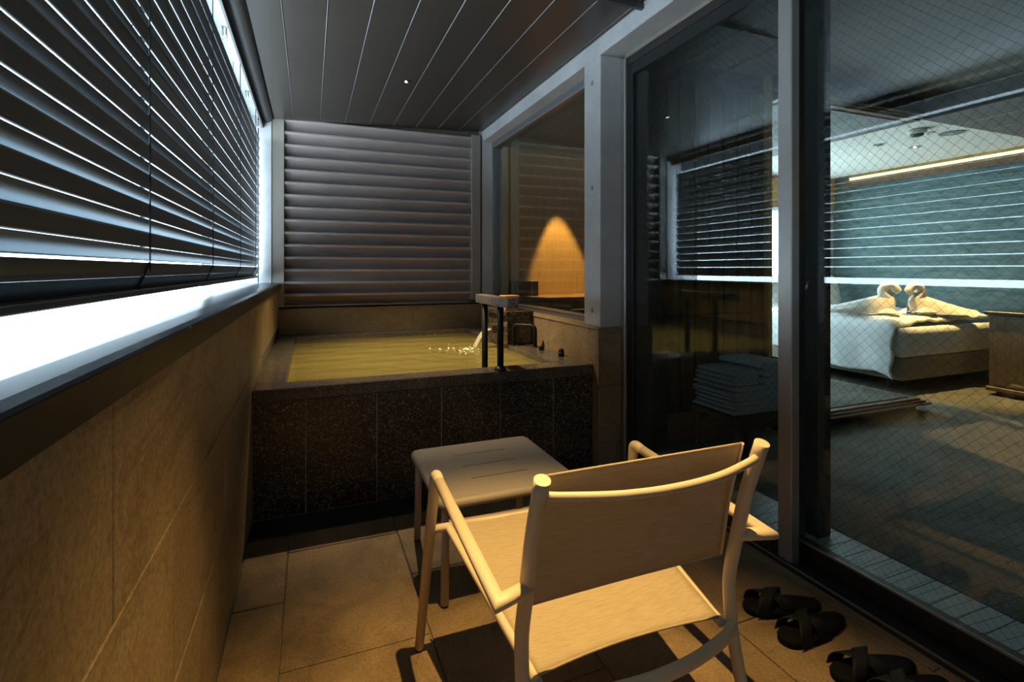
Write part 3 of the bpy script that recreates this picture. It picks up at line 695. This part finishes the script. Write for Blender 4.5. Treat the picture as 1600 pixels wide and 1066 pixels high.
for (px_, py_, tilt, lab) in ((5.98, 5.04, 0.25, 'plump white pillow leaning at the head of the bed, nearer the platform'), (6.72, 5.04, 0.25, 'plump white pillow leaning at the head of the bed, nearer the teal wall')):
    def pil(u, v, sgn):
        a, b = 2 * u - 1, 2 * v - 1
        th = 0.085 * (1 - a ** 4) ** 0.5 * (1 - b ** 4) ** 0.5
        return (px_ + 0.33 * a * (1 - 0.06 * b * b), py_ + sgn * th + 0.12 * (v - 0.5), 0.735 + 0.44 * v * (1 - 0.04 * a * a))
    m = MB().grid(lambda u, v: pil(u, v, 1), 16, 12).grid(lambda u, v: pil(u, v, -1), 16, 12)
    tag(m.build('pillow', 'white_linen'), lab, 'pillow', 'pillows on the bed')
# towel swans on the foot of the bed
def swan(cx, cy, ang, label, L=0.62):
    t = thing('towel_swan', (cx, cy, 0.765), label, 'towel', 'towel swans')
    c, s_ = math.cos(ang), math.sin(ang)
    def W(a, b, z): return (cx + a * c - b * s_, cy + a * s_ + b * c, z)
    def body(u, v):                            # low body widening backwards into folded wings
        a = 0.06 - L * u; b = (v - 0.5) * 2; w = 0.07 + 0.17 * u ** 0.8
        h = (0.20 * (1 - u) ** 1.1 + 0.045) * math.cos(b * PI / 2) ** 0.7 + 0.012 * math.sin(b * 14) * u if abs(b) < 0.999 else 0.0
        return W(a, b * w, 0.766 + max(0, h))
    MB().grid(body, 22, 18).build('body', 'towel_white', t)
    neck = catmull([W(0.0, 0, 0.80), W(0.03, 0, 0.90), W(-0.035, 0, 0.99), W(-0.02, 0, 1.055), W(0.04, 0, 1.075), W(0.085, 0, 1.03), W(0.10, 0, 0.985)], 6)
    n = len(neck); MB().tube(neck, [0.058 - 0.016 * math.sin(PI * 0.5 * k / (n - 1)) - (0.02 if k > n - 4 else 0) for k in range(n)], 12).build('neck', 'towel_white', t)
    for k in range(3):
        b0 = -0.11 + 0.11 * k
        MB().grid(lambda u, v: W(-0.10 + 0.20 * u, b0 + (v - 0.5) * 0.09, 0.775 + 0.05 * math.sin(u * PI) * math.cos((v - 0.5) * PI) + 0.01 * k), 8, 6).build('fold', 'towel_white', t)
swan(5.93, 3.68, math.radians(-50), 'white towel folded as a swan on the bed, nearer the pillows')
swan(6.14, 3.50, math.radians(163), 'white towel folded as a swan on the bed, nearer the cabinet')

# cabinet at the foot of the bed
cbn = thing('cabinet', (6.55, 2.2, 0.006), 'dark wooden low cabinet with black top at the foot of bed', 'cabinet')
MB().box(6.27, 6.85, 1.3, 2.93, 0.07, 0.80, 0.006).build('body', 'cabinet_wood', cbn)
MB().box(6.24, 6.88, 1.27, 2.96, 0.80, 0.835, 0.005).build('top', 'lamp_black', cbn)
MB().box(6.25, 6.87, 1.28, 2.95, 0.05, 0.09, 0.006).build('moulding', 'cabinet_wood', cbn)
MB().box(6.31, 6.81, 1.34, 2.89, 0.0065, 0.05).build('plinth', 'lamp_black', cbn)
for k in range(2):
    y0 = 1.36 + k * 0.78
    dr = MB().box(6.262, 6.274, y0, y0 + 0.74, 0.12, 0.77, 0.004).build('door', 'cabinet_wood', cbn)
    MB().cyl((6.255, y0 + (0.68 if k == 0 else 0.06)), 0.012, 0.5, 0.6, 10).build('handle', 'dark_frame', dr)

# ceiling fittings of the bedroom
downlight(5.55, 3.52, 2.562, 'recessed downlight in the white bedroom ceiling nearest the timber canopy', False, 0.05, 'bedroom downlights')
downlight(6.02, 3.45, 2.562, 'recessed downlight in the white bedroom ceiling above the towel swans', True, 0.05, 'bedroom downlights')
sd = thing('smoke_detector', (5.30, 3.02, 2.50), 'white drum shaped smoke detector on the bedroom ceiling', 'smoke detector')
MB().cyl((5.30, 3.02), 0.075, 2.522, 2.5618, 24).build('housing', 'plaster_white', sd)
MB().cyl((5.30, 3.02), 0.045, 2.502, 2.522, 24, 0.055).build('sensor', 'lamp_black', sd)
cs = thing('ceiling_speaker', (5.72, 2.96, 2.55), 'round grey flat speaker grille on the bedroom ceiling', 'speaker')
MB().cyl((5.72, 2.96), 0.10, 2.555, 2.5618, 28).build('grille', 'slatepaint', cs)
MB().cyl((5.72, 2.96), 0.035, 2.551, 2.555, 20).build('centre', 'grey_panel', cs)
spk = thing('sprinkler', (5.52, 3.05, 2.54), 'small white round sprinkler cap on the bedroom ceiling', 'sprinkler')
MB().cyl((5.52, 3.05), 0.05, 2.553, 2.5618, 20).build('cap', 'plaster_white', spk)
MB().cyl((5.52, 3.05), 0.012, 2.543, 2.553, 12).build('nozzle', 'chrome', spk)
ac = thing('air_diffuser', (5.6, 1.6, 2.55), 'dark slotted air conditioning diffuser in the bedroom soffit', 'diffuser')
MB().box(5.45, 5.75, 0.4, 2.3, 2.552, 2.5615).build('backing', 'lamp_black', ac)
for k in range(6):
    x = 5.455 + k * 0.052; piece('slat', 'slatepaint', ac, x, x + 0.03, 0.41, 2.29, 2.542, 2.552, 0.002)

# stool with folded towels inside the door
st = thing('towel_stool', (2.43, 2.34, 0.006), 'low dark wooden stool holding folded towels behind the glass door', 'stool')
MB().box(2.20, 2.66, 2.16, 2.52, 0.385, 0.42, 0.006).build('seat', 'dark_wood', st)
for (x, y) in ((2.235, 2.19), (2.625, 2.19), (2.235, 2.49), (2.625, 2.49)): MB().tube([(x, y, 0.0065), (x, y, 0.386)], [0.014, 0.018], 12).build('leg', 'sofa_wood', st)
for y in (2.18, 2.48): MB().box(2.235, 2.625, y, y + 0.02, 0.335, 0.385).build('apron', 'dark_wood', st)
def towel(x0, x1, y0, y1, z0, z1, label, seed):
    t = thing('folded_towel', ((x0 + x1) / 2, (y0 + y1) / 2, z0), label, 'towel', 'folded towels on the stool')
    n = 3; h = (z1 - z0) / n; rg = random.Random(seed)
    for k in range(n):
        dx, dy = rg.uniform(-0.012, 0.012), rg.uniform(-0.01, 0.01); za, zb = z0 + k * h + 0.0008, z0 + (k + 1) * h
        def fold(u, v):
            a = 2 * PI * v; cx_ = math.copysign(abs(math.cos(a)) ** 0.55, math.cos(a)); sz = math.copysign(abs(math.sin(a)) ** 0.55, math.sin(a))
            x = (x0 + x1) / 2 + dx + (x1 - x0) / 2 * cx_; z = (za + zb) / 2 + (zb - za) / 2 * sz * (0.97 + 0.03 * math.sin(u * 9 + k))
            return (x, y0 + dy + (y1 - y0) * u, z)
        m = MB().grid(fold, 8, 28)
        m.add([fold(0, j / 28) for j in range(28)], [tuple(range(28))]); m.add([fold(1, j / 28) for j in range(28)], [tuple(range(28))])
        m.build('fold', 'blue_towel', t)
towel(2.21, 2.65, 2.18, 2.50, 0.421, 0.50, 'blue grey folded towel at the bottom of the pile on the stool', 1)
towel(2.19, 2.62, 2.17, 2.49, 0.501, 0.585, 'blue grey folded towel in the middle of the pile on the stool', 2)
towel(2.215, 2.41, 2.19, 2.49, 0.586, 0.665, 'small blue grey towel on top of the pile, nearer the partition', 3)
towel(2.415, 2.66, 2.17, 2.50, 0.586, 0.71, 'thick blue grey towel on top of the pile, nearer the bed', 4)

# ------------------------------------------------------------------ side table
TX0, TX1, TY0, TY1, TZ = 0.424, 1.004, 1.765, 2.343, 0.42
tb = thing('side_table', (0.714, 2.054, 0), 'low square taupe metal side table with three slots in its top', 'table')
def table_top():
    m = MB(); r = 0.022
    sl = [(0.70 + 0.0, 2.19), (0.70, 2.06), (0.70, 1.93)]; x0s, x1s = 0.595, 0.835
    ysl = [TY0 + 0.02]
    strips = [(TY0 + 0.02, 1.926), (1.933, 2.056), (2.063, 2.186), (2.193, TY1 - 0.02)]
    for (a, b) in strips: m.box(x0s, x1s, a, b, TZ - 0.006, TZ)
    m.box(TX0 + 0.02, x0s, TY0 + 0.02, TY1 - 0.02, TZ - 0.006, TZ); m.box(x1s, TX1 - 0.02, TY0 + 0.02, TY1 - 0.02, TZ - 0.006, TZ)
    return m
table_top().build('top', 'table_metal', tb)
er = MB(); loop = fillet([(TX0 + 0.018, 2.05, TZ - 0.0185), (TX0 + 0.018, TY1 - 0.018, TZ - 0.0185), (TX1 - 0.018, TY1 - 0.018, TZ - 0.0185), (TX1 - 0.018, TY0 + 0.018, TZ - 0.0185), (TX0 + 0.018, TY0 + 0.018, TZ - 0.0185), (TX0 + 0.018, 2.05, TZ - 0.0185)], 0.03, 5)
er.tube(loop, 0.0185, 14, False).build('edge', 'table_metal', tb)
for (x, y, sx, sy) in ((0.463, 1.838, -1, -1), (0.965, 1.838, 1, -1), (0.459, 2.335, -1, 1), (0.969, 2.335, 1, 1)):
    lg = MB().tube([(x, y, 0.008), (x - sx * 0.006, y - sy * 0.01, TZ - 0.02)], 0.0155, 14).build('leg', 'table_metal', tb)
    MB().cyl((x, y), 0.0145, 0.0, 0.008, 14).build('foot_cap', 'foot_cap', lg)
for y in (1.80, 2.31): MB().tube([(0.46, y, TZ - 0.03), (0.965, y, TZ - 0.03)], 0.009, 10).build('brace', 'table_metal', tb)

# ------------------------------------------------------------------ lounge chair seen from behind
CX = 0.73
ch = thing('lounge_chair', (CX, 1.3, 0), 'beige metal lounge armchair with woven mesh seat and back', 'chair')
def M_(s, p): return (CX + s * p[0], p[1], p[2])
for s in (-1, 1):
    fl_ = MB().tube(fillet([M_(s, (0.398, 1.659, 0.008)), M_(s, (0.367, 1.556, 0.613)), M_(s, (0.368, 1.50, 0.607))], 0.022, 5), [0.0145] + [0.0175] * 6 + [0.0155] * 1, 16).build('front_leg', 'chair_metal', ch)
    MB().cyl(M_(s, (0.398, 1.659, 0))[:2], 0.0145, 0.0, 0.008, 14).build('foot_cap', 'foot_cap', fl_)
    MB().tube([M_(s, p) for p in ((0.368, 1.502, 0.607), (0.372, 0.975, 0.566), (0.292, 1.000, 0.566))], 0.0158, 16).build('armrest', 'chair_metal', ch)
    back = catmull([M_(s, p) for p in ((0.296, 0.925, 0.826), (0.296, 0.972, 0.69), (0.296, 1.008, 0.545), (0.297, 1.030, 0.44), (0.297, 1.026, 0.34), (0.299, 1.010, 0.25), (0.303, 0.975, 0.12), (0.308, 0.925, 0.008))], 6)
    n = len(back)
    bl = MB().tube(back, [0.0178 - 0.003 * k / n for k in range(n)], 18).build('back_leg', 'chair_metal', ch)
    MB().cyl(M_(s, (0.308, 0.925, 0))[:2], 0.0145, 0.0, 0.008, 14).build('foot_cap', 'foot_cap', bl)
    MB().tube([M_(s, p) for p in ((0.376, 1.588, 0.424), (0.318, 1.588, 0.424), (0.264, 1.06, 0.338), (0.262, 1.02, 0.332))], 0.0125, 14).build('seat_rail', 'chair_metal', ch)
    MB().tube([M_(s, p) for p in ((0.275, 0.966, 0.815), (0.275, 1.011, 0.655), (0.275, 1.039, 0.50))], 0.005, 8).build('back_batten', 'chair_metal', ch)
top_rail = catmull([(CX + x, y, z) for (x, y, z) in ((-0.294, 0.938, 0.788), (-0.25, 0.921, 0.786), (-0.13, 0.889, 0.783), (0, 0.878, 0.782), (0.13, 0.889, 0.783), (0.25, 0.921, 0.786), (0.294, 0.938, 0.788))], 6)
MB().tube(top_rail, 0.0098, 14).build('top_rail', 'chair_metal', ch)
apron = catmull([(CX + x, y, z) for (x, y, z) in ((-0.297, 1.020, 0.318), (-0.24, 0.992, 0.316), (-0.12, 0.965, 0.314), (0, 0.957, 0.313), (0.12, 0.965, 0.314), (0.24, 0.992, 0.316), (0.297, 1.020, 0.318))], 6)
MB().tube(apron, 0.0135, 16, flat=1.25).build('rear_apron', 'chair_metal', ch)
MB().tube([(CX - 0.318, 1.588, 0.424), (CX - 0.1, 1.592, 0.414), (CX + 0.1, 1.592, 0.414), (CX + 0.318, 1.588, 0.424)], 0.0125, 14).build('front_rail', 'chair_metal', ch)
def seat_fn(u, v):                                  # u across, v from rear to front
    y = 1.040 + 0.572 * v; hw = 0.257 + 0.055 * v; b = 2 * u - 1
    y -= 0.030 * (1 - v) ** 6 * (b * b - 0.55)
    z = 0.346 + 0.09 * v - 0.018 * (1 - b * b) * math.sin(PI * (0.15 + 0.7 * v)) 
    if v > 0.97: z -= 0.004
    return (CX + hw * b, y, z)
MB().grid(seat_fn, 24, 26).build('seat_sling', 'sling_mesh', ch, 0, 0.0025)
def back_fn(u, v):                                  # v from bottom to top
    b = 2 * u - 1; hw = 0.274
    z = 0.500 + 0.314 * v; y = 1.038 - 0.071 * v + 0.008 * math.sin(PI * v) + 0.004 * (1 - b * b) * (1 - v)
    return (CX + hw * b, y, z)
MB().grid(back_fn, 24, 14).build('back_sling', 'sling_mesh', ch, 0, 0.0025)
for s in (0.0, 1.0):                                # hems along the top and the bottom edge
    MB().tube([Vector(back_fn(k / 16, s)) for k in range(17)], 0.0032, 8).build('hem', 'sling_mesh', ch)
MB().tube([Vector(seat_fn(k / 16, 0)) for k in range(17)], 0.003, 8).build('hem', 'sling_mesh', ch)

# ------------------------------------------------------------------ black slippers
def slipper(toe, heel, label, group):
    toe, heel = Vector((*toe, 0)), Vector((*heel, 0)); L = (toe - heel).length; d = (toe - heel).normalized(); s = Vector((-d.y, d.x, 0)); c = (toe + heel) / 2
    t = thing('slipper', (c.x, c.y, 0.001), label, 'slipper', group)
    def W(a, b, z): p = c + d * a + s * b; return (p.x, p.y, z)
    out = []
    N = 36
    for k in range(N):
        a = 2 * PI * k / N; ca, sa = math.cos(a), math.sin(a)
        w = 0.047 + 0.009 * ca + (0.004 * sa if ca > 0 else 0)
        out.append((L / 2 * math.copysign(abs(ca) ** 0.85, ca), w * math.copysign(abs(sa) ** 0.8, sa)))
    m = MB()
    lev = [(0.002, 0.93), (0.006, 0.99), (0.020, 1.0), (0.027, 0.97), (0.030, 0.9)]
    vs_ = [W(a * k_, b * k_, z) for (z, k_) in lev for (a, b) in out]; fs = []
    for l in range(len(lev) - 1):
        for i in range(N): j = (i + 1) % N; fs.append((l * N + i, l * N + j, (l + 1) * N + j, (l + 1) * N + i))
    m.add(vs_, fs, True); m.add(vs_[:N], [tuple(range(N))]); m.add(vs_[-N:], [tuple(range(N))])
    m.build('sole', 'slipper_black', t)
    for q in (1, -1):                               # two straps crossing over the instep
        def strap(u, v):
            b = (2 * u - 1); mid = 0.048 + q * 0.045 * b; a = mid + (v - 0.5) * 0.055
            z = 0.014 + (0.050 + 0.006 * (q > 0)) * max(0, 1 - b ** 4) ** 0.6
            return W(a, b * 0.0505, z)
        MB().grid(strap, 20, 4).build('strap', 'strap_black', t, 0, 0.003)
    return t
slipper((1.472, 1.408), (1.745, 1.315), 'black cross-strap slipper of the pair nearer the bath, beside the door track', 'black slippers by the door')
slipper((1.455, 1.235), (1.755, 1.238), 'black cross-strap slipper of the pair nearer the bath, in front of its mate', 'black slippers by the door')
slipper((1.475, 1.070), (1.752, 1.008), 'black cross-strap slipper of the nearest pair, beside the door track', 'black slippers by the door')
slipper((1.478, 0.952), (1.768, 0.926), 'black cross-strap slipper of the nearest pair, cut by the picture edge', 'black slippers by the door')
